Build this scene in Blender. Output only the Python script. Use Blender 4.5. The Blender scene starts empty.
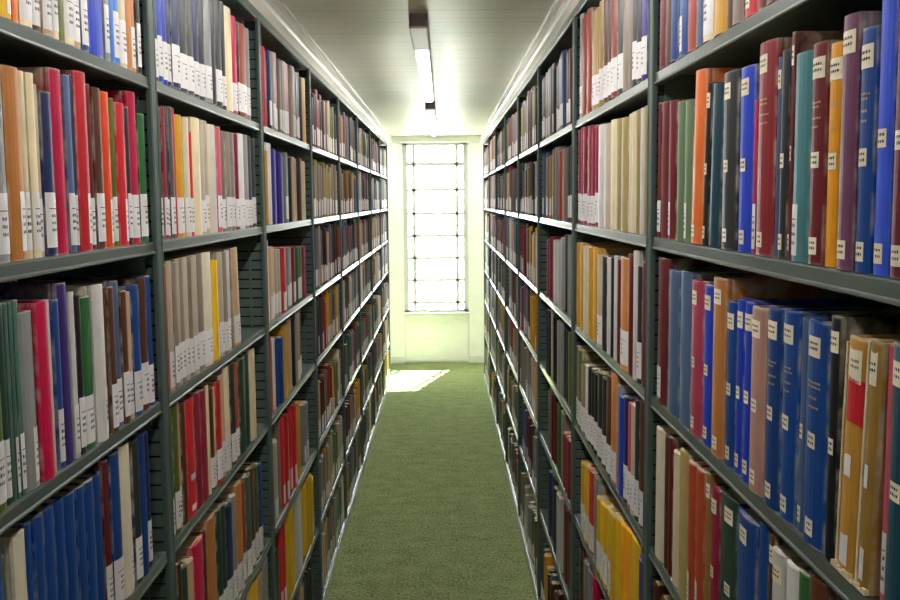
import bpy, bmesh, math, random
from mathutils import Vector, Matrix

# ------------------------------------------------------------------ camera
EYE = 1.9876
yaw, pit, rol = .0085, .0759, -.0093
cam_data = bpy.data.cameras.new('camera')
cam = bpy.data.objects.new('camera', cam_data)
bpy.context.scene.collection.objects.link(cam)
fw = Vector((math.sin(yaw)*math.cos(pit), math.cos(yaw)*math.cos(pit), -math.sin(pit)))
rt = Vector((math.cos(yaw), -math.sin(yaw), 0))
up = rt.cross(fw)
r2 = math.cos(rol)*rt + math.sin(rol)*up
u2 = -math.sin(rol)*rt + math.cos(rol)*up
m = Matrix.Identity(4)
for i in range(3):
    m[i][0] = r2[i]; m[i][1] = u2[i]; m[i][2] = -fw[i]
m[2][3] = EYE
cam.matrix_world = m
cam_data.sensor_width = 36
cam_data.lens = 720/900*36
cam_data.shift_y = -.05
cam_data.clip_start = .02
bpy.context.scene.camera = cam

# ------------------------------------------------------------------ world, sun, exposure
sc = bpy.context.scene
sc.view_settings.view_transform = 'Standard'
sc.view_settings.look = 'None'
sc.view_settings.gamma = 1
sc.view_settings.use_curve_mapping = False
sc.view_settings.exposure = 0.8
world = bpy.data.worlds.new('overcast_sky'); sc.world = world
world.use_nodes = True
bg = world.node_tree.nodes['Background']
bg.inputs['Color'].default_value = (.93, .97, 1, 1)
bg.inputs['Strength'].default_value = 11.0
sun_d = bpy.data.lights.new('sun', 'SUN'); sun_d.energy = 100; sun_d.angle = .02
sun_d.color = (1, .98, .9)
sun = bpy.data.objects.new('sun', sun_d); sc.collection.objects.link(sun)
sun.rotation_euler = Vector((-.40, -1.0, -1.75)).to_track_quat('-Z', 'Y').to_euler()
TUBE = 30.0      # emission strength of the ceiling tubes

C = sc.collection
RNG = random.Random(11)

# ------------------------------------------------------------------ materials
def lin(h):
    h = h.lstrip('#')
    o = []
    for i in (0, 2, 4):
        v = int(h[i:i+2], 16)/255
        o.append(v/12.92 if v <= .04045 else ((v+.055)/1.055)**2.4)
    return (*o, 1)

def base_mat(name, col, rough=.5, coat=0, spec=.5):
    mt = bpy.data.materials.new(name); mt.use_nodes = True
    b = mt.node_tree.nodes['Principled BSDF']
    b.inputs['Base Color'].default_value = col if len(col) == 4 else (*col, 1)
    b.inputs['Roughness'].default_value = rough
    b.inputs['Specular IOR Level'].default_value = spec
    b.inputs['Coat Weight'].default_value = coat
    return mt, mt.node_tree, b

def node(nt, t, **kw):
    n = nt.nodes.new(t)
    for k, v in kw.items():
        if hasattr(n, k): setattr(n, k, v)
        else: n.inputs[k].default_value = v
    return n

def noisy(name, hexc, rough=.5, scale=40, amt=.12, bump=.1, vary=0, stretch=(1, 1, 1), coat=0, spec=.5, dist=.002, wear=0):
    """procedural paint or cloth: colour mottled a little by noise, with a fine bump"""
    mt, nt, b = base_mat(name, lin(hexc), rough, coat, spec)
    tc = node(nt, 'ShaderNodeTexCoord'); mp = node(nt, 'ShaderNodeMapping')
    mp.inputs['Scale'].default_value = stretch
    nt.links.new(tc.outputs['Object'], mp.inputs['Vector'])
    nz = node(nt, 'ShaderNodeTexNoise'); nz.inputs['Scale'].default_value = scale; nz.inputs['Detail'].default_value = 4
    nt.links.new(mp.outputs[0], nz.inputs['Vector'])
    hsv = node(nt, 'ShaderNodeHueSaturation'); hsv.inputs['Color'].default_value = lin(hexc)
    mr = node(nt, 'ShaderNodeMapRange')
    mr.inputs['From Min'].default_value = .25; mr.inputs['From Max'].default_value = .75
    mr.inputs['To Min'].default_value = 1-amt; mr.inputs['To Max'].default_value = 1+amt
    nt.links.new(nz.outputs['Fac'], mr.inputs['Value'])
    if vary:
        oi = node(nt, 'ShaderNodeObjectInfo'); m2 = node(nt, 'ShaderNodeMapRange')
        m2.inputs['To Min'].default_value = (.86 if wear else 1)-vary; m2.inputs['To Max'].default_value = (.86 if wear else 1)+vary
        nt.links.new(oi.outputs['Random'], m2.inputs['Value'])
        mu = node(nt, 'ShaderNodeMath', operation='MULTIPLY')
        nt.links.new(mr.outputs[0], mu.inputs[0]); nt.links.new(m2.outputs[0], mu.inputs[1])
        nt.links.new(mu.outputs[0], hsv.inputs['Value'])
    else:
        nt.links.new(mr.outputs[0], hsv.inputs['Value'])
    nt.links.new(hsv.outputs[0], b.inputs['Base Color'])
    if wear:      # cloth rubbed pale along the edges of the spine and at head and foot
        sx = node(nt, 'ShaderNodeSeparateXYZ'); nt.links.new(tc.outputs['Generated'], sx.inputs[0])
        fs = []
        for ax, lo in (('Y', .40), ('Z', .487)):
            a1 = node(nt, 'ShaderNodeMath', operation='SUBTRACT'); a1.inputs[1].default_value = .5; nt.links.new(sx.outputs[ax], a1.inputs[0])
            a2 = node(nt, 'ShaderNodeMath', operation='ABSOLUTE'); nt.links.new(a1.outputs[0], a2.inputs[0])
            a3 = node(nt, 'ShaderNodeMapRange'); a3.inputs['From Min'].default_value = lo; a3.inputs['From Max'].default_value = .5; nt.links.new(a2.outputs[0], a3.inputs['Value'])
            fs.append(a3)
        mxn = node(nt, 'ShaderNodeMath', operation='MAXIMUM'); nt.links.new(fs[0].outputs[0], mxn.inputs[0]); nt.links.new(fs[1].outputs[0], mxn.inputs[1])
        oi2 = node(nt, 'ShaderNodeObjectInfo'); ml = node(nt, 'ShaderNodeVectorMath', operation='ADD')
        nt.links.new(tc.outputs['Object'], ml.inputs[0]); nt.links.new(oi2.outputs['Location'], ml.inputs[1])
        nw = node(nt, 'ShaderNodeTexNoise'); nw.inputs['Scale'].default_value = 28; nw.inputs['Detail'].default_value = 5
        nt.links.new(ml.outputs[0], nw.inputs['Vector'])
        r3 = node(nt, 'ShaderNodeMapRange'); r3.inputs['From Min'].default_value = .42; r3.inputs['From Max'].default_value = .66; nt.links.new(nw.outputs['Fac'], r3.inputs['Value'])
        m3 = node(nt, 'ShaderNodeMath', operation='MULTIPLY'); nt.links.new(mxn.outputs[0], m3.inputs[0]); nt.links.new(r3.outputs[0], m3.inputs[1])
        m4 = node(nt, 'ShaderNodeMath', operation='MULTIPLY'); m4.inputs[1].default_value = wear; m4.use_clamp = True; nt.links.new(m3.outputs[0], m4.inputs[0])
        mc = node(nt, 'ShaderNodeMix', data_type='RGBA'); mc.inputs[7].default_value = lin('#c4bca8')
        nt.links.new(m4.outputs[0], mc.inputs[0]); nt.links.new(hsv.outputs[0], mc.inputs[6]); nt.links.new(mc.outputs[2], b.inputs['Base Color'])
    if bump:
        bp = node(nt, 'ShaderNodeBump'); bp.inputs['Strength'].default_value = bump; bp.inputs['Distance'].default_value = dist
        nt.links.new(nz.outputs['Fac'], bp.inputs['Height']); nt.links.new(bp.outputs[0], b.inputs['Normal'])
    return mt

PAL = dict(
    brown='#5a3320', yellow='#f2c21a', orange='#e0702c', cream='#e6d6ae', tan='#c9a781', olive='#5d6a1e',
    blue='#10448a', cobalt='#3a5ce0', ochre='#c8923c', darkred='#96262e', raspberry='#a83a54', royalblue='#1a3fc0', skyblue='#3f80d8', grey='#8f8f8e', caramel='#c98444', black='#1b1c20',
    beige='#bcae98', navy='#1c2858', crimson='#c81048', slateblue='#4d6488', red='#d42430', maroon='#6a1a22',
    vermilion='#f5501e', charcoal='#2d3235', green='#2c6a38', darkgreen='#28483a', teal='#486a60', purple='#3c2470',
    white='#dcd8d4', ivory='#e8dcc0', darkgrey='#4c4c4e', wine='#8c1c38', rust='#ac4628', mustard='#d8a020',
    rose='#cc5468', taupe='#8c7d70', khaki='#a8955c', violet='#3a2c90', sage='#66805c', darkteal='#0e4254',
    lightteal='#4f9096', amber='#f8a80c', plum='#6e405e', pinkbrown='#b4877a', goldbrown='#a07c36', brick='#963422')
NAMES = dict(royalblue='royal-blue', skyblue='sky-blue', slateblue='slate-blue', darkgreen='dark-green', darkgrey='dark-grey',
    darkteal='dark-teal', darkred='dark-red', lightteal='pale-teal', pinkbrown='pinkish-brown', goldbrown='golden-brown')
BOOKMAT = {k: noisy('book_cloth_'+k, v, rough=.42, scale=60, amt=.10, bump=.12, vary=.14, stretch=(1, 1, .35), dist=.0006, wear=.75) for k, v in PAL.items()}
M_PAPER = noisy('page_paper', '#cbbd98', rough=.85, scale=400, amt=.16, bump=.3, stretch=(1, 6, 1))
M_LABEL = noisy('label_paper', '#dcd9d8', rough=.5, scale=90, amt=.06, bump=.05, vary=.08)
M_CREAMLABEL = noisy('cream_label_paper', '#e8dcc2', rough=.6, scale=90, amt=.10, bump=.05, vary=.08)
M_INK, _, _ = base_mat('label_ink', lin('#2c2a2c'), .7)
M_GILT, _, _b = base_mat('gilt_lettering', lin('#b8a070'), .45)
M_STEEL = noisy('shelf_paint_grey_green', '#4c5852', rough=.3, scale=25, amt=.06, bump=.05, coat=.4)
M_PLINTH = noisy('plinth_paint_pale_grey', '#bcc2ba', rough=.4, scale=20, amt=.08, bump=.05)
M_POST = noisy('shelf_post_paint', '#4c5b56', rough=.5, scale=25, amt=.06, bump=.05, coat=0)
M_STEELIN = noisy('shelf_panel_paint', '#56665f', rough=.5, scale=25, amt=.08, bump=.05)
M_DARK, _, _ = base_mat('slot_shadow_gap', lin('#15191a'), .9)
M_WALL = noisy('wall_paint_pale_green', '#f7f7f0', rough=.6, scale=12, amt=.03, bump=.06)
M_WHITE = noisy('white_gloss_paint', '#ecebe4', rough=.3, scale=15, amt=.03, bump=.03)
M_BEAD = noisy('bead_gloss_paint', '#f4f3ee', rough=.16, scale=15, amt=.02, bump=.02, coat=.5)
M_TRIM = noisy('cornice_paint_warm_grey', '#dcd6cc', rough=.4, scale=15, amt=.05, bump=.05, stretch=(1, .2, 1))
M_FRAME = noisy('window_frame_paint', '#d0d2ca', rough=.4, scale=15, amt=.03, bump=.03)
M_LAMPBODY = noisy('lamp_body_mauve_grey', '#ecdae0', rough=.4, scale=20, amt=.04, bump=.02)
M_LAMPDARK = noisy('lamp_end_dark', '#8c7c80', rough=.5, scale=20, amt=.04, bump=.02)
# carpet: green loop pile, rows run across the aisle
def carpet():
    mt, nt, b = base_mat('green_carpet', lin('#70784c'), .95, spec=.1)
    tc = node(nt, 'ShaderNodeTexCoord')
    n1 = node(nt, 'ShaderNodeTexNoise'); n1.inputs['Scale'].default_value = 75; n1.inputs['Detail'].default_value = 3
    mp = node(nt, 'ShaderNodeMapping'); mp.inputs['Scale'].default_value = (1, 2, 1)
    n2 = node(nt, 'ShaderNodeTexNoise'); n2.inputs['Scale'].default_value = 7; n2.inputs['Detail'].default_value = 6
    nt.links.new(tc.outputs['Object'], n1.inputs['Vector']); nt.links.new(tc.outputs['Object'], mp.inputs['Vector'])
    nt.links.new(mp.outputs[0], n2.inputs['Vector'])
    mm = node(nt, 'ShaderNodeMath', operation='MULTIPLY'); mm.inputs[1].default_value = 1.5; nt.links.new(n1.outputs['Fac'], mm.inputs[0])
    m2_ = node(nt, 'ShaderNodeMath', operation='MULTIPLY'); m2_.inputs[1].default_value = .5; nt.links.new(n2.outputs['Fac'], m2_.inputs[0])
    ad = node(nt, 'ShaderNodeMath', operation='ADD'); nt.links.new(mm.outputs[0], ad.inputs[0]); nt.links.new(m2_.outputs[0], ad.inputs[1])
    cr = node(nt, 'ShaderNodeValToRGB'); cr.color_ramp.elements[0].position = .30; cr.color_ramp.elements[1].position = .70
    cr.color_ramp.elements[0].color = lin('#4c5832'); cr.color_ramp.elements[1].color = lin('#9aa672')
    hf = node(nt, 'ShaderNodeMath', operation='MULTIPLY'); hf.inputs[1].default_value = .5
    nt.links.new(ad.outputs[0], hf.inputs[0]); nt.links.new(hf.outputs[0], cr.inputs['Fac'])
    nt.links.new(cr.outputs[0], b.inputs['Base Color'])
    bp = node(nt, 'ShaderNodeBump'); bp.inputs['Strength'].default_value = .7; bp.inputs['Distance'].default_value = .004
    nt.links.new(n1.outputs['Fac'], bp.inputs['Height']); nt.links.new(bp.outputs[0], b.inputs['Normal'])
    return mt
M_CARPET = carpet()
# ceiling: cream painted boards, fine joints run across the aisle
def ceiling_mat():
    mt, nt, b = base_mat('ceiling_boards', lin('#e4e4d6'), .35, spec=.4)
    tc = node(nt, 'ShaderNodeTexCoord')
    mp = node(nt, 'ShaderNodeMapping'); mp.inputs['Scale'].default_value = (.25, 7, 1)
    n2 = node(nt, 'ShaderNodeTexNoise'); n2.inputs['Scale'].default_value = 3; n2.inputs['Detail'].default_value = 5
    nt.links.new(tc.outputs['Object'], mp.inputs['Vector']); nt.links.new(mp.outputs[0], n2.inputs['Vector'])
    n3 = node(nt, 'ShaderNodeTexNoise'); n3.inputs['Scale'].default_value = 2.2; n3.inputs['Detail'].default_value = 2
    nt.links.new(tc.outputs['Object'], n3.inputs['Vector'])
    cr = node(nt, 'ShaderNodeValToRGB'); cr.color_ramp.elements[0].position = .3; cr.color_ramp.elements[1].position = .7
    cr.color_ramp.elements[0].color = lin('#e6eade'); cr.color_ramp.elements[1].color = lin('#f2ecde')
    nt.links.new(n3.outputs['Fac'], cr.inputs['Fac'])
    wv = node(nt, 'ShaderNodeTexWave', bands_direction='Y', wave_profile='SAW'); wv.inputs['Scale'].default_value = 1.6
    nt.links.new(tc.outputs['Object'], wv.inputs['Vector'])
    gt = node(nt, 'ShaderNodeMath', operation='GREATER_THAN'); gt.inputs[1].default_value = .05
    nt.links.new(wv.outputs['Fac'], gt.inputs[0])
    jr = node(nt, 'ShaderNodeMapRange'); jr.inputs['To Min'].default_value = .80; jr.inputs['To Max'].default_value = 1.0
    nt.links.new(gt.outputs[0], jr.inputs['Value'])
    sr = node(nt, 'ShaderNodeMapRange'); sr.inputs['From Min'].default_value = .3; sr.inputs['From Max'].default_value = .7; sr.inputs['To Min'].default_value = .95; sr.inputs['To Max'].default_value = 1.03
    nt.links.new(n2.outputs['Fac'], sr.inputs['Value'])
    jm = node(nt, 'ShaderNodeMath', operation='MULTIPLY'); nt.links.new(jr.outputs[0], jm.inputs[0]); nt.links.new(sr.outputs[0], jm.inputs[1])
    hv = node(nt, 'ShaderNodeHueSaturation'); nt.links.new(jm.outputs[0], hv.inputs['Value']); nt.links.new(cr.outputs[0], hv.inputs['Color'])
    nt.links.new(hv.outputs[0], b.inputs['Base Color'])
    ad = node(nt, 'ShaderNodeMath', operation='MULTIPLY_ADD'); ad.inputs[1].default_value = .8
    nt.links.new(n2.outputs['Fac'], ad.inputs[0]); nt.links.new(gt.outputs[0], ad.inputs[2])
    bp = node(nt, 'ShaderNodeBump'); bp.inputs['Strength'].default_value = .35; bp.inputs['Distance'].default_value = .004
    nt.links.new(ad.outputs[0], bp.inputs['Height']); nt.links.new(bp.outputs[0], b.inputs['Normal'])
    return mt
M_CEIL = ceiling_mat()
def emit(name, col, s):
    mt, nt, b = base_mat(name, (.9, .9, .9), .4)
    b.inputs['Emission Color'].default_value = (*col, 1); b.inputs['Emission Strength'].default_value = s
    return mt
M_TUBE = emit('lit_tube_cover', (1, .98, .94), TUBE)
def glass():
    mt = bpy.data.materials.new('thin_window_glass'); mt.use_nodes = True; nt = mt.node_tree
    nt.nodes.remove(nt.nodes['Principled BSDF'])
    t = node(nt, 'ShaderNodeBsdfTransparent'); t.inputs['Color'].default_value = (.97, .99, .98, 1)
    g = node(nt, 'ShaderNodeBsdfGlossy'); g.inputs['Roughness'].default_value = .02
    lw = node(nt, 'ShaderNodeLayerWeight'); lw.inputs['Blend'].default_value = .5
    pw = node(nt, 'ShaderNodeMath', operation='POWER'); pw.inputs[1].default_value = 5
    f = node(nt, 'ShaderNodeMath', operation='MULTIPLY_ADD'); f.inputs[1].default_value = .9; f.inputs[2].default_value = .04
    nt.links.new(lw.outputs['Facing'], pw.inputs[0]); nt.links.new(pw.outputs[0], f.inputs[0])
    mx = node(nt, 'ShaderNodeMixShader')
    nt.links.new(f.outputs[0], mx.inputs[0]); nt.links.new(t.outputs[0], mx.inputs[1]); nt.links.new(g.outputs[0], mx.inputs[2])
    nt.links.new(mx.outputs[0], nt.nodes['Material Output'].inputs['Surface'])
    return mt
M_GLASS = glass()
def attr_mat():
    mt, nt, b = base_mat('book_cloth_many', (.5, .5, .5), .45)
    a = node(nt, 'ShaderNodeVertexColor', layer_name='cloth'); nt.links.new(a.outputs['Color'], b.inputs['Base Color'])
    return mt
M_MANY = attr_mat()

# ------------------------------------------------------------------ mesh helpers
class MB:
    def __init__(self): self.v = []; self.f = []; self.mi = []; self.c = []
    def face(self, idx, mi=0, col=None): self.f.append(idx); self.mi.append(mi); self.c.append(col)
    def box(self, x0, x1, y0, y1, z0, z1, mi=0, col=None):
        b = len(self.v)
        x0, x1 = min(x0, x1), max(x0, x1); y0, y1 = min(y0, y1), max(y0, y1); z0, z1 = min(z0, z1), max(z0, z1)
        self.v += [(x0, y0, z0), (x1, y0, z0), (x1, y1, z0), (x0, y1, z0), (x0, y0, z1), (x1, y0, z1), (x1, y1, z1), (x0, y1, z1)]
        for q in ((0, 3, 2, 1), (4, 5, 6, 7), (0, 1, 5, 4), (1, 2, 6, 5), (2, 3, 7, 6), (3, 0, 4, 7)):
            self.face([b+i for i in q], mi, col)
        return self
    def prism(self, pts, a0, a1, fn, mi=0, col=None, caps=True):
        """closed outline pts extruded from a0 to a1; fn(u, v, a) -> xyz"""
        b = len(self.v); n = len(pts)
        for a in (a0, a1):
            for (u, v) in pts: self.v.append(fn(u, v, a))
        for i in range(n):
            j = (i+1) % n
            self.face([b+i, b+j, b+n+j, b+n+i], mi, col)
        if caps:
            self.face([b+i for i in range(n)][::-1], mi, col); self.face([b+n+i for i in range(n)], mi, col)
        return self
    def build(self, name, mats, parent=None, loc=(0, 0, 0), bevel=0, fix=True):
        me = bpy.data.meshes.new(name)
        me.from_pydata(self.v, [], self.f)
        for mt in (mats if isinstance(mats, (list, tuple)) else [mats]): me.materials.append(mt)
        me.polygons.foreach_set('material_index', self.mi)
        if any(c is not None for c in self.c):
            ca = me.color_attributes.new('cloth', 'BYTE_COLOR', 'CORNER')
            buf = []
            for p, c in zip(me.polygons, self.c):
                buf += list(c or (.5, .5, .5, 1))*p.loop_total
            ca.data.foreach_set('color', buf)
        if fix:
            bm = bmesh.new(); bm.from_mesh(me)
            bmesh.ops.recalc_face_normals(bm, faces=bm.faces)
            bm.to_mesh(me); bm.free()
        o = bpy.data.objects.new(name, me); C.objects.link(o)
        o.location = loc
        if parent: o.parent = parent
        if bevel:
            bv = o.modifiers.new('edge', 'BEVEL'); bv.width = bevel; bv.segments = 2; bv.limit_method = 'ANGLE'
        return o

def tag(o, label=None, cat=None, group=None, kind=None):
    if label: o['label'] = label
    if cat: o['category'] = cat
    if group: o['group'] = group
    if kind: o['kind'] = kind
    return o
def empty(name, loc, label=None, cat=None, group=None):
    o = bpy.data.objects.new(name, None); C.objects.link(o); o.location = loc; o.empty_display_size = .05
    return tag(o, label, cat, group)
def struct(o): o['kind'] = 'structure'; return o

# ------------------------------------------------------------------ room shell
WL, WR = -.6114, .4448
Y0, Y1 = -3.2, 8.70           # room behind the camera, window wall
X0, X1 = -2.7, 2.5
ZC = 1.9876+.76               # ceiling
struct(MB().box(X0, X1, Y0, Y1+.3, -.12, 0).build('floor', M_CARPET))
struct(MB().box(X0, X1, Y0, Y1+.3, ZC, ZC+.12).build('ceiling', M_CEIL))
struct(MB().box(X0-.12, X0, Y0, Y1+.3, 0, ZC).build('wall_left', M_WALL))
struct(MB().box(X1, X1+.12, Y0, Y1+.3, 0, ZC).build('wall_right', M_WALL))
struct(MB().box(X0, X1, Y0-.12, Y0, 0, ZC).build('wall_front', M_WALL))
# window wall with three openings (one at the end of this aisle, one at each neighbouring aisle)
WX = (-.487, .297); WZ = (.625, ZC-.07)
NX = (-.50, .335)             # the shallow niche under and around the window
opens = [(-2.35, -1.57), WX, (1.40, 2.18)]
wl = MB(); TH = .22
xs = X0
for (a, b) in opens:
    wl.box(xs, a, Y1, Y1+TH, 0, ZC); xs = b
wl.box(xs, X1, Y1, Y1+TH, 0, ZC)
for (a, b) in opens:
    wl.box(a, b, Y1+.03, Y1+TH, 0, WZ[0]); wl.box(a, b, Y1, Y1+TH, WZ[1], ZC)
struct(wl.build('wall_back', M_WALL))
bb = MB().box(X0, WX[0], Y1-.012, Y1, 0, .09).box(WX[1], X1, Y1-.012, Y1, 0, .09)
struct(bb.build('baseboard_back', M_WHITE, bevel=.003))
# beam over the window
struct(MB().box(WL-.3, WR+.3, Y1-.14, Y1-.002, ZC-.07, ZC).build('trim_1', M_WHITE, bevel=.004))

def window(name, a, b, i):
    """metal window: outer frame, two mullions, six crossbars, panes, casement stay"""
    yf = Y1+.05
    w = empty(name, ((a+b)/2, yf, WZ[0])); struct(w)
    L = lambda x: x-(a+b)/2
    z0, z1 = 0, WZ[1]-WZ[0]
    f = MB()
    f.box(L(a), L(a)+.055, -.02, .05, z0, z1).box(L(b)-.055, L(b), -.02, .05, z0, z1)
    f.box(L(a), L(b), -.02, .05, z0, z0+.035).box(L(a), L(b), -.02, .05, z1-.03, z1)
    f.build('window_frame', M_FRAME, w, bevel=.004)
    g = MB()
    for x in (-.355, .165):
        xx = x-(WX[0]+WX[1])/2
        g.box(xx-.019, xx+.019, -.005, .03, z0, z1)
    for k, z in enumerate((.12, .395, .665, .935, 1.205, 1.49, 1.80)):
        t = .023 if k == 6 else .0165
        g.box(L(a), L(b), -.005, .03, z-t, z+t)
    g.build('glazing_bars', M_FRAME, w, bevel=.002)
    MB().box(L(a)+.02, L(b)-.02, .012, .016, z0+.01, z1-.01).build('pane', M_GLASS, w)
    s = MB().box(.30, .345, -.05, -.02, .70, .715)
    s.prism([(-.006, -.006), (.006, -.006), (.006, .006), (-.006, .006)], 0, 1, lambda u, v, t: (.325-.09*t+u*.7, -.04+v, .71-.10*t+u))
    s.build('casement_stay', M_FRAME, w)
    MB().box(L(a)-.012, L(b)+.012, -.085, .0, -.02, 0).build('window_sill', M_WHITE, w, bevel=.004)
    return w
for i, (a, b) in enumerate((opens[1], opens[0], opens[2])):
    window('window_%d' % (i+1), a, b, i)
# panel below the window, slightly set back in the wall, with a seam and a low rail
p = MB().box(WX[0]+.005, WX[1]-.005, Y1+.012, Y1+.03, .02, WZ[0]-.03)
p.box(WX[0]+.005, WX[1]-.005, Y1+.006, Y1+.013, .50, .515)
struct(p.build('trim_2', M_WALL, bevel=.002))
# ground outside the window
struct(MB().box(-60, 60, Y1+.5, Y1+120, -2.6, -2.5).build('ground', noisy('dark_paving', '#3c3e3a', rough=.9, scale=3, amt=.08)))

# cornices: warm grey boards with a glossy half-round bead, one above each range
def cornice(name, W, s):
    # s = +1: range on the left, aisle towards +x
    ya, yb = Y0, Y1-.14
    zA = EYE+.6355
    cb = MB()
    cb.box(W-s*.02, W, ya, yb, zA, ZC)
    o = struct(cb.build(name, M_TRIM))
    bd = MB()
    pts = [(0, -.013)]+[(.013*math.sin(t), -.013*math.cos(t)) for t in [math.pi*k/8 for k in range(1, 8)]]+[(0, .013)]
    bd.prism(pts, ya, yb, lambda u, v, a: (W+s*u, a, EYE+.690+v))
    bd.box(W, W+s*.006, ya, yb, ZC-.012, ZC)
    bd.build(name+'_bead', M_BEAD, o)
    return o
cornice('trim_3', WL, 1)
cornice('trim_4', WR, -1)

# ------------------------------------------------------------------ ceiling lights
def ceiling_light(y0, y1, label):
    t = empty('ceiling_light', (-.095, y0, ZC), label, 'ceiling light', 'tube lights along the aisle ceiling')
    L = y1-y0; x = .0385
    MB().box(-x, x, 0, L, -.035, 0).build('housing', M_LAMPBODY, t, bevel=.004)
    MB().box(-x, x, -.004, .44, -.062, -.034).build('ballast_box', M_LAMPBODY, t, bevel=.006)
    MB().box(-x*.9, x*.9, -.008, -.002, -.055, -.006).build('end_cap', M_LAMPDARK, t, bevel=.002)
    MB().prism([(-.026, -.034), (-.027, -.050), (-.018, -.060), (.018, -.060), (.027, -.050), (.026, -.034)], .445, L-.06, lambda u, v, a: (u, a, v)).build('diffuser', M_TUBE, t)
    MB().box(-.033, -.0275, .445, L-.06, -.048, -.034).box(.0275, .033, .445, L-.06, -.048, -.034).build('light_shield', M_LAMPBODY, t)  # strips added beside the diffuser to keep its glow off the ceiling
    MB().box(-.030, .034, L-.058, L, -.058, -.030).build('lamp_holder', M_LAMPDARK, t, bevel=.004)
    return t
ceiling_light(2.99, 5.25, 'mauve-grey tube light on the ceiling, the larger and nearer of the two in view')
ceiling_light(5.62, 7.95, 'smaller, more distant tube light on the ceiling, before the window')
def cross_fill_light(x):  # unseen tubes added to brighten the wall around the window
    t = empty('ceiling_light', (x, 8.12, ZC), 'added short tube light brightening the window wall, unseen behind the shelving', 'ceiling light', 'added fill lights over the cross aisle')
    MB().box(-.4, .4, -.04, .04, -.035, 0).build('housing', M_LAMPBODY, t, bevel=.004)
    MB().box(-.38, .38, -.03, .03, -.06, -.034).build('diffuser', M_TUBE, t)
for x in (-2.15, -1.25, 1.1, 2.0): cross_fill_light(x)
for y in (.32, -2.3):
    ceiling_light(y, y+2.26, 'mauve-grey tube light on the ceiling above or behind the viewpoint')

# ------------------------------------------------------------------ steel shelving
BAY = .91; NB = 8; DEPTH = .30
YP = [1.56+(n-1)*BAY for n in range(NB+1)]     # far edge of each post; index 0 is the near post of the first bay
PW = .035
LIPZ = {'L': [EYE+v for v in (.2363, -.1075, -.4506, -.784, -1.19, -1.58)]+[.045],
        'R': [EYE+v for v in (.2363, -.1075, -.4506, -.784, -1.12, -1.50)]+[.045]}
ORD = ['first', 'second', 'third', 'fourth', 'fifth', 'sixth', 'seventh', 'eighth']
ORDN = ORD+['ninth', 'tenth', 'eleventh', 'twelfth', 'thirteenth', 'fourteenth', 'fifteenth', 'sixteenth', 'seventeenth', 'eighteenth',
        'nineteenth', 'twentieth', 'twenty-first', 'twenty-second', 'twenty-third', 'twenty-fourth', 'twenty-fifth', 'twenty-sixth', 'twenty-seventh']

def panel_mesh():
    """slotted side panel seen from its origin at the aisle edge: slats 29 mm high with dark slots between them"""
    m_ = MB()
    ztop = EYE+.60
    z = .0
    m_.box(.0065, DEPTH-.004, .013, PW-.013, 0, ztop, 1)
    while z < ztop-.03:
        m_.box(.0062, DEPTH-.002, .008, PW-.008, z, z+.0265); z += .032
    m_.box(.045, .052, .0065, PW-.0065, 0, ztop)
    return m_
def side_shift(mb, s, x, y):
    r = MB(); r.v = [(x-s*vx, y+vy, vz) for vx, vy, vz in mb.v]; r.f = mb.f; r.mi = mb.mi; r.c = mb.c
    return r
PANEL = panel_mesh()

def bay(side, n):
    W = WL if side == 'L' else WR; s = 1 if side == 'L' else -1
    ya, yb = YP[n], YP[n+1]
    sidew = 'left' if side == 'L' else 'right'
    if n == 0: lab = 'grey-green steel shelving bay of the %s range, first one, cut by the picture edge' % sidew
    elif n == NB-1: lab = 'last grey-green steel shelving bay of the %s range, beside the window wall' % sidew
    else: lab = 'grey-green steel shelving bay full of books, %s of the %s range from the viewpoint' % (ORD[n], sidew)
    t = empty('shelving_bay', (W, ya, 0), lab, 'shelving', 'shelving bays on the %s' % sidew)
    q = lambda u: -s*u                       # depth into the shelf
    def B(mb_list, name, mat=M_STEEL, par=t, bev=0):
        k = MB()
        for (u0, u1, y0, y1, z0, z1) in mb_list: k.box(q(u0), q(u1), y0, y1, z0, z1)
        return k.build(name, mat, par, bevel=bev)
    L = yb-ya
    ztop = EYE+.6065
    ends = [L-PW]+([-PW] if n == 0 else [])
    for e in ends:
        # post: folded channel with a return on each edge
        B([(-.004, .006, e, e+PW, 0, ztop), (-.0055, -.0035, e+.002, e+.006, 0, ztop), (-.0055, -.0035, e+PW-.006, e+PW-.002, 0, ztop)], 'upright_post', M_POST, bev=.0015)
        pm = side_shift(PANEL, s, 0, e)
        pm.build('side_panel', [M_STEELIN, M_DARK], t)
    a, b = .002, L-PW-.002
    for k, z in enumerate(LIPZ[side]):
        sh = B([(.012, DEPTH-.006, a, b, z+.020, z+.025)], 'shelf_board', M_STEELIN)
        pts = [(.0, .0065), (-.0022, .0045), (-.0028, .002), (-.001, 0), (.005, 0), (.014, 0), (.014, .003), (.006, .003), (.006, .0225), (.012, .0225), (.012, .0255), (.004, .0255), (.001, .0245), (0, .022)]
        k_ = MB(); k_.prism(pts, a, b, lambda u, v, aa: (q(u), aa, z+v)); lp = k_.build('front_lip', M_STEEL, sh)
        # end brackets under the board
        B([(.02, .21, b-.004, b, z-.035, z+.019)], 'end_bracket', M_STEELIN, sh)
    B([(.0, DEPTH-.002, 0, L, ztop+.002, ztop+.008), (-.002, .004, 0, L, ztop+.0015, ztop+.028), (0, .012, a, b, ztop-.002, ztop+.0015)], 'top_canopy', M_STEEL, bev=.001)
    B([(DEPTH-.004, DEPTH, a, b, .02, ztop)], 'back_panel', M_STEELIN)
    B([(-.007, .004, 0, L, .0, .058)], 'base_plinth', M_PLINTH, bev=.002)
    return t
for side in 'LR':
    for n in range(NB): bay(side, n)
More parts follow.
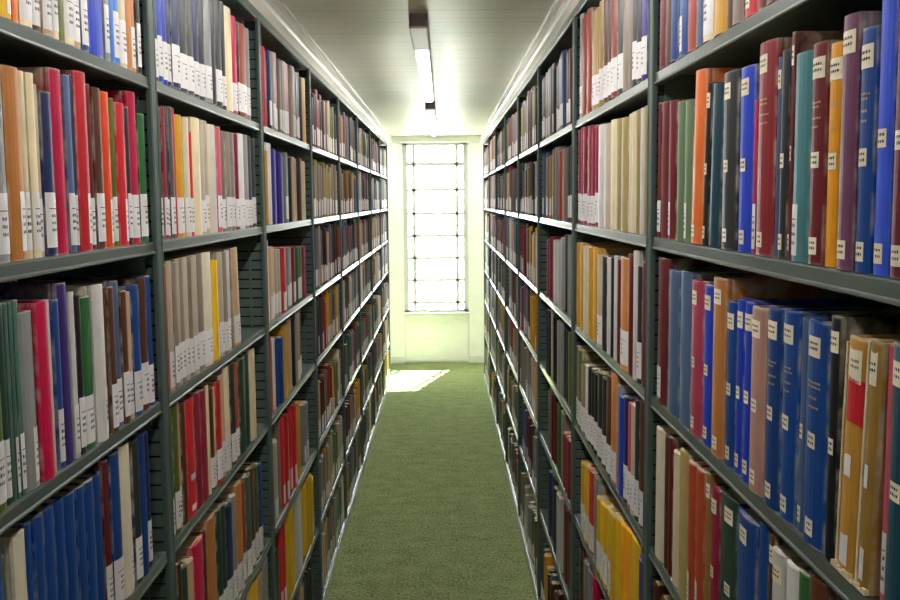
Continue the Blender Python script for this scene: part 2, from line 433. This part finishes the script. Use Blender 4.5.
# closed panel between the canopies and the ceiling, behind each cornice board
# ------------------------------------------------------------------ books
BD = .215
def outline(t, D, bulge, dip):
    """plan outline of the cover: u into the shelf, v across the thickness"""
    h = t/2
    n = 7
    arc = [(-bulge*math.sin(math.pi*k/(n-1))**.8 if 0 < k < n-1 else 0, -h+.0008+(t-.0016)*k/(n-1)) for k in range(n)]
    left = [(D, -h), (.012, -h), (.008, -h+dip), (.004, -h)]
    right = [(.004, h), (.008, h-dip), (.012, h), (D, h)]
    th = .0022 if t > .012 else .0012
    inner = [(D, h-th), (.004, h-th), (.004, -h+th), (D, -h+th)]
    return left+arc+right+inner, arc

def blob_marks(mb, fn, uf, v0, v1, z0, rows, rng, mi=1, lift=.0009, size=.0042):
    """rows of small printed marks standing across a label"""
    for r in range(rows):
        z = z0-r*size*2.0
        x = v0
        while x < v1-.0012:
            w = rng.uniform(.0012, .0028)
            b = len(mb.v)
            hh = size*rng.uniform(.7, 1)
            xe = min(x+w, v1); ua_, ub_ = uf(x)-lift, uf(xe)-lift
            mb.v += [fn(ua_, x, z), fn(ub_, xe, z), fn(ub_, xe, z+hh), fn(ua_, x, z+hh)]
            mb.face([b, b+1, b+2, b+3], mi)
            x += w+.0012
def make_book(side, y0, t, h, col, marks, lean, surf, rng):
    s = 1 if side == 'L' else -1
    W = WL if side == 'L' else WR
    setback = rng.uniform(.0045, .0095) if side == 'L' else rng.uniform(.004, .008)
    D = min(BD*rng.uniform(.93, 1.05), .26)
    name = 'book'
    t_ = t-.0008
    root = empty(name, (W-s*setback, y0+t/2, surf))
    fn = lambda u, v, a: (-s*u, v, a)
    hard = t > .014
    bulge = min(.007, .16*t) if hard else .0008
    pts, arc = outline(t_, D, bulge, .0012 if hard else 0)
    MB().prism(pts, 0, h, fn).build('cover', BOOKMAT[col], root)
    th = .003
    MB().box(-s*.0045, -s*(D-.004), -t_/2+th*.8, t_/2-th*.8, .003, h-.0035).build('page_block', M_PAPER, root)
    def ua(v):
        for (p, q) in zip(arc, arc[1:]):
            if p[1] <= v <= q[1]: return p[0]+(q[0]-p[0])*(v-p[1])/max(1e-9, q[1]-p[1])
        return 0
    def patch(z0, z1, va, vb, nm, mat, ink=True, rows=3, jag=0):
        """paper label wrapped over the spine between va and vb"""
        k = MB()
        vs = [p for p in arc if va < p[1] < vb]
        line = [(ua(va), va)]+vs+[(ua(vb), vb)]
        b = len(k.v); n = len(line)
        for zz, dj in ((z0, -1), (z1, 1)):
            for (u, v) in line: k.v.append(fn(u-.0006, v, zz+dj*rng.uniform(0, jag)))
        for zz, dj in ((z0, -1), (z1, 1)):
            for (u, v) in line: k.v.append(fn(u-.0001, v, zz))
        for i in range(n-1):
            k.face([b+i, b+i+1, b+n+i+1, b+n+i])
        if ink:
            w = vb-va
            if nm == 'spine_label' and z1-z0 > .05:
                c = va+w*.5; hw = min(w*.30, .006)
                blob_marks(k, fn, ua, c-hw, c+hw, z0+(z1-z0)*.55, 3, rng, size=.0055)
                b = len(k.v); zl = z0+(z1-z0)*.70
                k.v += [fn(ua(va+w*q_)-.0009, va+w*q_, zl+dz_) for q_, dz_ in ((.15, 0), (.35, 0), (.5, 0), (.65, 0), (.85, 0), (.85, .0013), (.65, .0013), (.5, .0013), (.35, .0013), (.15, .0013))]
                for j_ in range(4): k.face([b+j_, b+j_+1, b+8-j_, b+9-j_], 1)
            else:
                c = (va+vb)/2; hw = w*.34
                blob_marks(k, fn, ua, c-hw, c+hw, z0+(z1-z0)*.62, rows, rng, size=.0034)
        return k.build(nm, [mat, M_INK], root, fix=False)
    hw = t_/2-.001
    jz = rng.uniform(-.003, .004)
    if 'W' in marks: patch(.010+jz, .093+jz*2, -hw, hw, 'spine_label', M_LABEL)
    if 'R' in marks: patch(.010+jz, .093+jz*2, -t_*.05, hw, 'spine_label', M_LABEL)
    if 'L' in marks: patch(.010+jz, .075+jz, (-hw if t < .03 else -hw*.2), hw*.75, 'spine_label', M_LABEL)
    if 'S' in marks:
        patch(.015, .03, -hw*.5, hw*.3, 'spine_label', M_LABEL, False); patch(.09, .105, -hw*.5, hw*.3, 'spine_label', M_LABEL, False)
    lw = min(hw*.82, .013); off = (hw-lw)*rng.uniform(-.5, .5)
    if 'T' in marks: patch(h-.042, h-.017, -lw+off, lw+off, 'spine_label', M_CREAMLABEL, True, 2)
    if 'M' in marks: patch(h*.44, h*.44+.019, -lw*.65+off, lw*.65+off, 'spine_label', M_CREAMLABEL, True, 2)
    if 'B' in marks: patch(.012, .033, -lw*.65+off, lw*.65+off, 'spine_label', M_CREAMLABEL, True, 2)
    if 'G' in marks:
        k = MB()
        for z in (h*.62, h*.66, h*.71, h*.73):
            hw2 = hw*rng.uniform(.35, .6)
            blob_marks(k, fn, ua, -hw2, hw2, z, 1, rng, mi=0, lift=.0004, size=.0030)
        k.build('gilt_title', [M_GILT], root, fix=False)
    if 'X' in marks or 'Y' in marks:      # worn bindings with torn paper
        patch(h-.045, h-.012, -hw*.6, hw*.5, 'spine_label', M_CREAMLABEL, True, 2, jag=.003)
        patch(.015, .045, -hw*.35, hw*.35, 'spine_label', M_LABEL, False, jag=.004)
        patch(h*.43, h*.43+.022, -hw*.25, hw*.35, 'spine_label', M_LABEL, False, jag=.003)
        if 'X' in marks:
            patch(h*.66, h-.044, -hw*.95, hw*.45, 'red_title_piece', BOOKMAT['red'], False, jag=.004)
        k = MB()                       # frayed white edges of the torn spine
        z = .0
        while z < h*.97:
            dz = rng.uniform(.006, .014); w = rng.uniform(.0015, .0035)
            k.box(s*.001, s*(.0035), hw-w, hw+.0004, z, min(z+dz, h)); z += dz
        v = -hw
        while v < hw:
            dv = rng.uniform(.004, .008)
            k.box(s*(-.001), s*(bulge+.0015), v, min(v+dv, hw), 0, rng.uniform(.002, .008)); v += dv
        k.build('frayed_spine_edge', M_PAPER, root)
    if lean: root.rotation_euler.x = math.radians(lean)
    return root, hard
ROWS = [
('L',0,0,'I','10100 199 2751 brown W;10299 349 2843 yellow R;10648 159 2791 orange -;10807 346 2861 cream W;11154 272 2868 brown W;11425 285 2700 tan W;11711 194 2684 cream W;11904 185 2931 olive -;12089 321 2758 cream W;12410 252 2750 tan W;12662 245 2979 blue W;12907 579 2821 royalblue -;13486 198 2931 grey W;13684 184 2823 skyblue -;13868 296 2872 skyblue W;14163 309 2725 cream W;14472 229 2870 caramel -;14701 189 2940 caramel W;14890 194 2837 black W'),
('L',0,1,'I','9915 366 2709 grey W;10281 420 2767 caramel R;10702 183 2764 cream W;10885 217 2770 cream W;11102 140 2636 beige W;11242 321 2550 navy W;11563 372 2964 crimson -;11935 212 2919 slateblue W;12147 134 2965 navy W;12281 420 3046 red R;12701 202 2895 maroon W;12904 306 2865 brown W;13210 362 2844 vermilion R;13572 210 2776 olive W;13782 395 2724 red R;14177 183 2686 charcoal W;14360 380 3016 crimson W;14740 350 2627 green W'),
('L',0,2,'I','9555 338 2877 olive W;9893 166 2867 darkgreen W;10059 97 2863 teal -;10156 99 2863 teal W;10255 126 2876 teal W;10381 398 2661 grey R;10779 341 2757 crimson -;11120 148 2754 white -;11268 183 2731 blue W;11451 318 2972 purple -;11769 166 2795 white W;11935 205 2704 black W;12140 394 2647 green W;12534 420 2806 white R;12954 160 2735 brown -;13114 247 2711 brown W;13361 278 2793 slateblue W;13639 267 2569 brown W;13905 230 2518 tan W;14136 360 2621 blue W;14495 352 2722 brown W;14848 262 2731 blue W'),
('L',0,3,'I','9486 254 2989 blue -;9986 307 2838 ivory -;10293 173 2891 blue -;10466 258 2901 blue -;10724 327 2898 blue -;11051 318 2872 blue -;11368 368 2844 blue -;11736 292 2828 blue -;12029 307 2812 blue -;12336 287 2803 blue -;12622 262 2957 maroon W;12884 394 2988 blue W;13278 550 2976 ivory R;13828 315 2908 charcoal W;14143 330 2943 blue -;14473 245 2870 navy W'),
('L',1,0,'I','15804 163 2902 charcoal W;15967 280 2881 royalblue W;16247 261 2699 royalblue W;16508 270 2907 navy W;16778 502 2857 navy W;17280 533 2770 charcoal W;17813 423 2689 darkgrey W;18236 443 2940 navy W;18679 426 2822 charcoal W;19105 530 2896 grey W;19635 341 2944 charcoal -;19976 535 2894 charcoal W;20511 373 2956 black W;20884 687 2945 cream -;21570 519 2842 crimson W;22089 215 2786 black W;22304 786 2816 rust W;23090 475 2842 grey W'),
('L',1,1,'I','15785 198 2870 darkgrey W;15983 203 2917 wine W;16186 209 2966 charcoal W;16395 276 2975 darkgrey W;16671 189 2982 red -;16860 425 2859 mustard W;17286 377 2835 cream W;17663 213 2531 red W;17875 593 2914 cream -;18468 311 2914 beige W;18779 363 2926 beige W;19143 208 2878 cream -;19350 430 2885 white -;19780 358 2872 rose W;20138 418 2800 taupe W;20556 436 2813 taupe W;20991 506 2828 taupe W;21498 369 2839 wine W;21867 607 2883 white W;22474 463 2901 grey W;22936 493 2902 charcoal W;23429 493 2862 charcoal W'),
('L',1,2,'I','15778 236 2879 rust -;16013 274 2946 beige W;16287 251 2901 taupe W;16538 226 2950 beige W;16764 266 2954 taupe W;17030 274 2956 beige W;17304 283 2958 taupe W;17587 330 2959 beige W;17916 498 2953 taupe W;18414 652 2962 ivory W;19066 519 2705 yellow R;19586 362 2889 beige W;19948 376 2862 taupe W;20323 390 2892 white W;21015 631 2895 tan W l3'),
('L',1,3,'I','15660 314 2990 green W;15974 314 2990 olive W;16289 194 2990 tan W;16483 266 2925 brown -;16750 631 2896 red S;17381 418 2895 wine -;17799 418 2855 wine -;18218 242 2882 cream -;18460 333 2728 brown W;18792 171 2661 cream W;18963 440 2745 red W;19403 367 2838 tan W;19770 527 2990 cream W;20297 452 2989 charcoal W;20748 418 2890 rust W;21167 659 2890 darkgreen -;21826 581 2879 darkgreen -;22407 612 2879 cream -'),
('L',1,4,'I','15964 239 3353 brown -;16203 372 3121 darkgreen -;16574 389 3071 tan -;16963 763 3262 crimson -;17726 220 3312 maroon -;17946 775 3429 caramel -;18722 423 3372 darkgreen W;19145 423 3332 darkgreen W;19567 639 3078 navy W;20206 384 3155 grey W;20591 605 3315 caramel W;21195 316 3161 rust W;21511 548 3210 teal W;22059 577 3251 brown W;22636 361 3107 olive W;22997 499 3013 blue W'),
('L',1,5,'I','19945 692 3560 grey W;20637 692 3520 grey W;21328 674 3514 yellow -;22003 674 3474 yellow -;22677 488 3351 tan -;23165 773 3469 grey W'),
('L',2,0,'S','24844 411 2875 beige W;25255 282 2748 red -;25537 435 2685 charcoal -;25972 450 2776 navy W;26422 546 2806 grey W;26968 569 2919 rose W;27537 428 2763 taupe W;27965 428 2723 taupe W;28393 725 2875 taupe W;29118 763 2937 rose W;29880 599 2943 beige W;30480 419 2909 grey W;30898 419 2869 grey W;31317 659 2957 charcoal W;31976 455 2798 black -;32432 708 2892 mustard -'),
('L',2,1,'S','24760 518 2666 beige W;25278 438 2630 mustard -;25716 453 2920 white -;26169 541 2752 violet -;26710 541 2712 violet -;27250 541 2672 violet -;27791 541 2632 violet -;28332 551 2767 grey W;28883 484 2657 charcoal -;29366 484 2617 charcoal -;29850 517 2677 tan -;30367 517 2637 tan -;30884 554 2698 brown -;31438 554 2658 brown -;31993 473 2624 cream -;32466 473 2584 cream -'),
('L',2,2,'S','24760 553 2928 white W;25313 459 2673 tan W;25771 459 2633 tan W;26230 578 2533 beige W;26808 578 2493 beige W;27387 708 2510 red W;28094 555 2469 grey W;28649 775 2426 grey W;29424 409 2415 wine W;29832 409 2375 wine W;30241 432 2362 green W;30672 432 2322 green W;31104 464 2335 wine -;31568 464 2295 wine -;32031 464 2255 wine -'),
('L',2,3,'S','24775 443 2826 white -;25218 615 2724 red -;25833 319 2670 white -;26152 502 2544 blue -;26654 502 2504 blue -;27156 713 2847 mustard -;27869 559 2816 mustard -;28428 781 2904 tan -;29208 406 2813 black -;29615 631 2975 beige W;30245 442 2990 brown W;30687 442 2950 brown W'),
('L',2,4,'S','24760 589 3572 beige W;25349 641 2961 beige W;25990 673 3539 taupe -;26664 445 3492 red W;27109 445 3452 red W;27554 563 2944 white W;28117 495 3449 red W;28612 495 3409 red W;29106 530 3238 mustard -;29636 530 3198 mustard -;31068 478 2709 grey W;31546 478 2669 grey W'),
('L',2,5,'S','24760 437 2721 charcoal -;25197 758 2745 darkgreen -;25954 402 3506 red W;26357 402 3466 red W;26759 428 3560 yellow -;27187 428 3520 yellow -;27615 551 3560 yellow -;28167 551 3520 yellow -;28718 597 3525 white -;29316 597 3485 white -;30548 531 3239 yellow -;31080 531 3199 yellow -;31611 531 3159 yellow -;32142 494 2729 yellow W;32636 494 2689 yellow W'),
('R',0,0,'I','9775 417 2937 brown -;10192 255 2959 maroon -;10447 479 2885 red B;10926 409 2951 taupe -;11335 236 2855 brown T;11571 548 2856 mustard -;12119 459 2785 cream W;12578 343 2796 slateblue -;12920 469 2832 rust -;13390 505 2770 blue L;13895 420 2868 blue -;14315 381 2811 brown -;14697 403 2970 maroon -'),
('R',0,1,'I','6670 248 2729 green TB;6918 316 2881 maroon MB;7234 292 2977 cobalt MB;7525 296 2576 blue TMBG;7822 341 2790 plum TB;8163 326 2561 amber TMG;8490 353 2634 maroon TMBG;8843 437 2597 lightteal L;9280 109 2915 maroon TMB;9389 226 2723 charcoal MB;9616 147 2670 slateblue T;9762 568 2942 darkred TBG;10330 135 2204 crimson L;10465 540 2730 royalblue TMB;11005 598 2757 charcoal TMB;11730 492 2664 darkteal - l2.5;12222 237 2738 black TMB l2.5;12459 556 3007 orange B l2.5;13015 436 2593 sage L;13451 466 2617 sage -;13917 435 2697 maroon L;14352 531 2743 maroon -;14883 227 2773 maroon L'),
('R',0,2,'I','6650 446 2801 darkteal TM;7096 103 2746 rose L;7322 241 2739 goldbrown Y l2.2;7563 444 2694 ochre X l2.2;8007 219 2885 black TM;8226 549 2750 blue TMBG;8775 181 2738 slateblue MB;8956 443 2778 blue TMBG;9399 455 2750 blue TMBG;9854 500 2678 pinkbrown TMB;10354 287 2708 royalblue TMB;10641 264 2700 royalblue TMB;10905 400 2622 blue TMB;11305 565 2946 caramel TB;11870 473 2771 royalblue TMB;12343 618 2778 raspberry TMB;12961 652 2880 slateblue -;13613 652 2840 slateblue -;14265 753 3027 maroon L'),
('R',0,3,'I','8136 403 2987 brown -;8539 292 2877 green -;8831 366 2783 white -;9197 339 2808 white T;9536 179 2936 brown T;9715 314 2990 blue -;10029 729 2833 blue T;10758 714 2853 darkgreen TM;11472 394 2741 wine TM;11866 231 2877 goldbrown T;12097 401 2824 rust L;12498 401 2784 rust L;12899 500 2829 khaki -;13399 478 2635 cream -;13877 252 2831 maroon -;14128 261 2766 brown -;14390 624 2746 ivory -'),
('R',1,0,'I','15975 396 2765 violet W;16371 502 2852 black W;16874 352 2929 charcoal W;17226 368 2743 taupe -;17594 582 2894 taupe -;18176 516 2851 darkgrey W;18692 659 2951 brick W;19351 466 2969 brown W;19817 489 2938 brown W;20307 459 2862 goldbrown W;20766 459 2822 goldbrown W;21225 709 2848 khaki W;21933 702 3087 brick -;22635 702 3047 brick -;23336 509 3270 grey W'),
('R',1,1,'I','15835 318 2841 khaki -;16153 247 2833 white -;16399 341 2825 khaki -;16740 446 2828 cream -;17186 279 2825 ivory -;17466 688 2785 khaki -;18154 634 2834 khaki -;18789 563 2875 cream -;19352 722 2838 beige -;20074 778 2889 white -;20852 420 2943 wine W;21272 420 2903 wine W;21692 753 3024 wine W;22445 641 3064 wine W;23086 427 3100 wine W;23513 427 3060 wine W'),
('R',1,2,'I','15774 406 2831 maroon -;16180 340 2707 charcoal W;16520 354 3026 white -;16874 464 2936 maroon -;17338 797 2779 caramel W;18135 426 2699 maroon -;18561 333 2752 white -;18894 345 2699 black -;19238 479 2640 white -;19717 503 2656 charcoal -;20220 665 2640 beige W;20886 734 2801 mustard -;21620 734 2761 mustard -;22355 646 2764 ivory -;23001 684 2819 mustard -;23685 525 2784 mustard -'),
('R',1,3,'I','15885 410 2990 brown W;16295 343 2888 charcoal W;16638 358 2668 beige W;16997 279 2626 rose W;17276 386 2682 navy W;17662 508 2584 royalblue -;18170 319 2760 grey -;18489 557 2990 caramel W;19046 592 2747 brown W;19638 501 2555 charcoal W;20139 663 2586 black W;20801 428 2403 black W;21229 428 2363 black W;21656 454 2370 black W;22111 474 2325 white W;22584 664 2225 taupe W;23249 704 2573 olive W;23953 257 2609 taupe W'),
('R',1,4,'I','15660 542 2653 violet -;16202 701 2826 yellow -;16904 470 2796 amber -;17374 497 2699 amber -;17870 526 2649 yellow -;18396 558 2486 yellow -;18954 420 2373 yellow W;19374 420 2333 yellow W;19794 459 2226 yellow W;20253 459 2186 yellow W;20712 564 2620 grey -;21276 749 2584 red W;22025 638 2482 yellow W;22664 676 2268 mustard W'),
('R',1,5,'S','15746 432 2725 black -;16178 432 2685 black -;16610 432 2645 black -;17042 509 2803 maroon -;17551 509 2763 maroon -;18060 509 2723 maroon -;18569 435 2920 brown -;19004 435 2880 brown -;19439 435 2840 brown -;19875 535 2707 navy -;20410 535 2667 navy -;20946 441 3253 crimson -;21387 441 3213 crimson -;21828 564 2951 grey -;22391 564 2911 grey -;22955 532 2977 brown -;23487 532 2937 brown -'),
('R',2,0,'S','25715 424 2693 brown W;26139 424 2653 brown W;26562 424 2613 brown W;26986 468 2864 slateblue W;27454 468 2824 slateblue W;27922 468 2784 slateblue W;28390 429 2693 charcoal W;28819 429 2653 charcoal W;29248 429 2613 charcoal W;29677 559 2942 brown -;30236 559 2902 brown -;30795 603 2911 taupe W;31397 603 2871 taupe W;32000 484 2768 charcoal W;32484 484 2728 charcoal W'),
('R',2,1,'S','25649 420 2756 charcoal W;26069 420 2716 charcoal W;26489 667 2703 taupe -;27156 480 2702 rust -;27635 480 2662 rust -;28115 480 2622 rust -;28595 523 2896 taupe -;29118 523 2856 taupe -;29642 574 2717 goldbrown W;30215 574 2677 goldbrown W;30789 574 2637 goldbrown W;31363 421 2856 slateblue W;31784 421 2816 slateblue W;32205 421 2776 slateblue W'),
('R',2,2,'S','25790 430 2974 grey -;26220 430 2934 grey -;26650 683 2944 black -;27333 718 2779 grey -;28051 757 2597 white -;28808 798 2594 white -;29606 421 2717 wine -;30027 421 2677 wine -;30449 600 2579 wine -;31049 600 2539 wine -'),
('R',2,3,'S','25727 644 2739 olive -;26372 455 2689 charcoal -;26827 455 2649 charcoal -;27282 487 2860 grey -;27768 487 2820 grey -;28255 776 2703 beige -;29031 409 2773 black -;29440 409 2733 black -;29849 571 2980 beige -;30421 449 2832 charcoal -;30870 449 2792 charcoal -'),
('R',2,4,'S','25455 513 2170 wine -;25968 513 2130 wine -;26482 513 2090 wine -;26995 482 2693 taupe -;27477 482 2653 taupe -;27959 516 2727 green -;28475 516 2687 green -;28992 412 2863 maroon -;29404 412 2823 maroon -;29816 586 2802 taupe -;30403 586 2762 taupe -'),
('R',2,5,'S','24969 528 2793 darkgreen -;25498 528 2753 darkgreen -;26026 462 2949 maroon -;26488 462 2909 maroon -;26950 462 2869 maroon -;27413 503 2968 white -;27915 503 2928 white -;28418 540 2774 charcoal -;28958 540 2734 charcoal -;29497 488 2940 navy -;29985 488 2900 navy -;30474 488 2860 navy -'),
]
SHELFW = ['top shelf', 'second shelf', 'third shelf', 'fourth shelf', 'fifth shelf', 'sixth shelf', 'bottom shelf']
def colour(c): return NAMES.get(c, c)
books = []          # (side, bay, level, index, record)
stuff_rows = []
filled = {}
for (side, n, lev, kind, data) in ROWS:
    recs = []
    for it in data.split(';'):
        f = it.split()
        recs.append(dict(y=int(f[0])/1e4, t=int(f[1])/1e4, h=int(f[2])/1e4, c=f[3], m=f[4].replace('-', ''), lean=float(f[5][1:]) if len(f) > 5 else 0))
    filled[(side, n, lev)] = (min(r['y'] for r in recs), max(r['y']+r['t'] for r in recs))
    if kind == 'S': stuff_rows.append((side, n, lev, recs)); continue
    for i, r in enumerate(recs): books.append((side, n, lev, i, len(recs), recs, r))

def look(r):
    sz = 'thick ' if r['t'] > .036 else ('slim ' if r['t'] < .017 else '')
    m_ = r['m']
    if 'X' in m_: return 'worn %s book, torn spine, red title piece' % colour(r['c'])
    if 'Y' in m_: return 'worn %s book with torn paper patches' % colour(r['c'])
    if any(k in m_ for k in 'WLR'): x = ' with tall white label'
    elif 'S' in m_: x = ' with small white patches'
    elif len(m_.replace('G', '')) >= 2: x = ' with cream square labels'
    elif m_.replace('G', ''): x = ' with one cream label'
    else: x = ' without label'
    if r['lean'] >= 2: sz = 'leaning '+sz
    return sz+colour(r['c'])+' book'+x
def where(side, n, lev):
    return '%s, %s bay, %s range' % (SHELFW[lev], 'front' if n == 0 else 'next', 'left' if side == 'L' else 'right')
first = {}
for b in books:
    side, n, lev, i, N, recs, r = b
    first.setdefault((side, n, lev, look(r)), []).append(i)
for b in books:
    side, n, lev, i, N, recs, r = b
    surf = LIPZ[side][lev]+.0256+.0004
    rng = random.Random(hash((ord(side), n, lev, i)) & 0xffff)
    if r['lean']: surf += r['t']/2*math.sin(math.radians(r['lean']))
    t = r['t']
    root, hard = make_book(side, r['y'], t, r['h'], r['c'], r['m'], r['lean'], surf, rng)
    same = first[(side, n, lev, look(r))]
    lk = look(r)
    if len(same) == 1:
        lab = lk+', '+where(side, n, lev)
        if len(lab.split()) <= 12:
            prev = recs[i+1]['c'] if i+1 < N else None
            nxt = recs[i-1]['c'] if i > 0 else None
            if prev and prev != r['c']: lab = lk+' beside a '+colour(prev)+' one, '+where(side, n, lev)
    else:
        # ordinal counted along the shelf from its far post
        k = N-1-i
        lk2 = lk.replace(' with tall white label', ', white label').replace(' without label', ', unlabelled').replace(' with cream square labels', ', cream labels').replace(' with one cream label', ', cream label').replace(' with small white patches', ', white patches')
        pos = '%s from the far post' % ORDN[k] if k < len(ORDN) else '%s from the near end' % ORDN[i]
        lab = '%s, %s, %s' % (lk2, pos, where(side, n, lev))
    tag(root, lab, 'book', 'books on the %s of the %s %s bay' % (SHELFW[lev], 'front' if n == 0 else 'next', 'left' if side == 'L' else 'right'))

# the many smaller books further along both ranges
MIX = {
 'hi': 'taupe darkgrey grey charcoal brown charcoal beige wine darkgrey slateblue maroon tan black khaki olive'.split(),
 'mid': 'taupe darkgrey beige wine brown charcoal tan white maroon black slateblue grey navy mustard darkgrey brick'.split(),
 'lo': 'sage charcoal maroon slateblue teal brown grey taupe tan mustard wine beige grey olive taupe darkgreen cream'.split()}
sm = MB()
LAB = lin('#dcd8d6'); PG = lin('#bcae8a')
def many_book(side, n, lev, y, t, h, c, lab, rng):
    s = 1 if side == 'L' else -1
    W = WL if side == 'L' else WR
    sb = rng.uniform(.004, .018); D = .21
    S = LIPZ[side][lev]+.026
    x = W-s*sb
    f = rng.uniform(.66, .98)
    col = tuple(min(1, v*f) for v in lin(PAL[c])[:3])+(1,)
    hh = t/2-.0005; bl = min(.005, .15*t)
    pts = [(D, -hh), (.003, -hh), (-bl*.7, -hh*.5), (-bl, 0), (-bl*.7, hh*.5), (.003, hh), (D, hh)]
    yc = y+t/2
    sm.prism(pts, S, S+h-.003, lambda u, v, a: (x-s*u, yc+v, a), 0, col)
    sm.box(x-s*.004, x-s*(D-.002), yc-hh+.002, yc+hh-.002, S+h-.0031, S+h-.0022, 0, PG)
    if t > .014:   # covers standing proud of the pages
        for v in (-hh, hh-.0022):
            sm.box(x-s*.003, x-s*D, yc+v, yc+v+.0022, S+h-.003, S+h, 0, col)
    if lab:
        lp = [(.003, -hh*.92), (-bl*.7-.0006, -hh*.5), (-bl-.0006, 0), (-bl*.7-.0006, hh*.5), (.003, hh*.92), (.0035, 0)]
        z0 = S+.010+rng.uniform(-.003, .006)
        sm.prism(lp, z0, z0+rng.uniform(.07, .09), lambda u, v, a: (x-s*u, yc+v, a), 0, LAB)
rng = random.Random(77)
for (side, n, lev, recs) in stuff_rows:
    for r in recs: many_book(side, n, lev, r['y'], r['t'], r['h'], r['c'], 'W' in r['m'], rng)
for side in 'LR':
    for n in range(NB):
        for lev in range(7):
            lo, hi = YP[n]+.006, YP[n+1]-PW-.006
            a0 = lo
            if (side, n, lev) in filled:
                continue
            if n == 0 and lev >= 4: a0 = lo+.25
            y = a0
            top = (LIPZ[side][lev-1] if lev else EYE+.60)-(LIPZ[side][lev]+.026)-.012
            mix = MIX['hi' if lev < 2 else 'mid' if lev < 4 else 'lo']
            end = hi-(rng.uniform(0, .12) if rng.random() < .4 else 0)
            run = None; hb = rng.uniform(.255, .29)
            while True:
                if run and run[1] > 0: run = (run[0], run[1]-1, run[2], run[3])
                else: run = (rng.choice(mix), rng.choice([0, 0, 1, 1, 2, 4]), rng.uniform(.016, .045), rng.random() < .82)
                t = run[2]*rng.uniform(.85, 1.15); h = min(top, hb+rng.uniform(-.03, .03))
                if y+t > end: break
                many_book(side, n, lev, y+.0003, t-.0006, h, run[0], run[3], rng)
                y += t
tag(sm.build('books', M_MANY), 'dense rows of smaller, more distant bound volumes filling the shelving towards the window', 'books', kind='stuff')
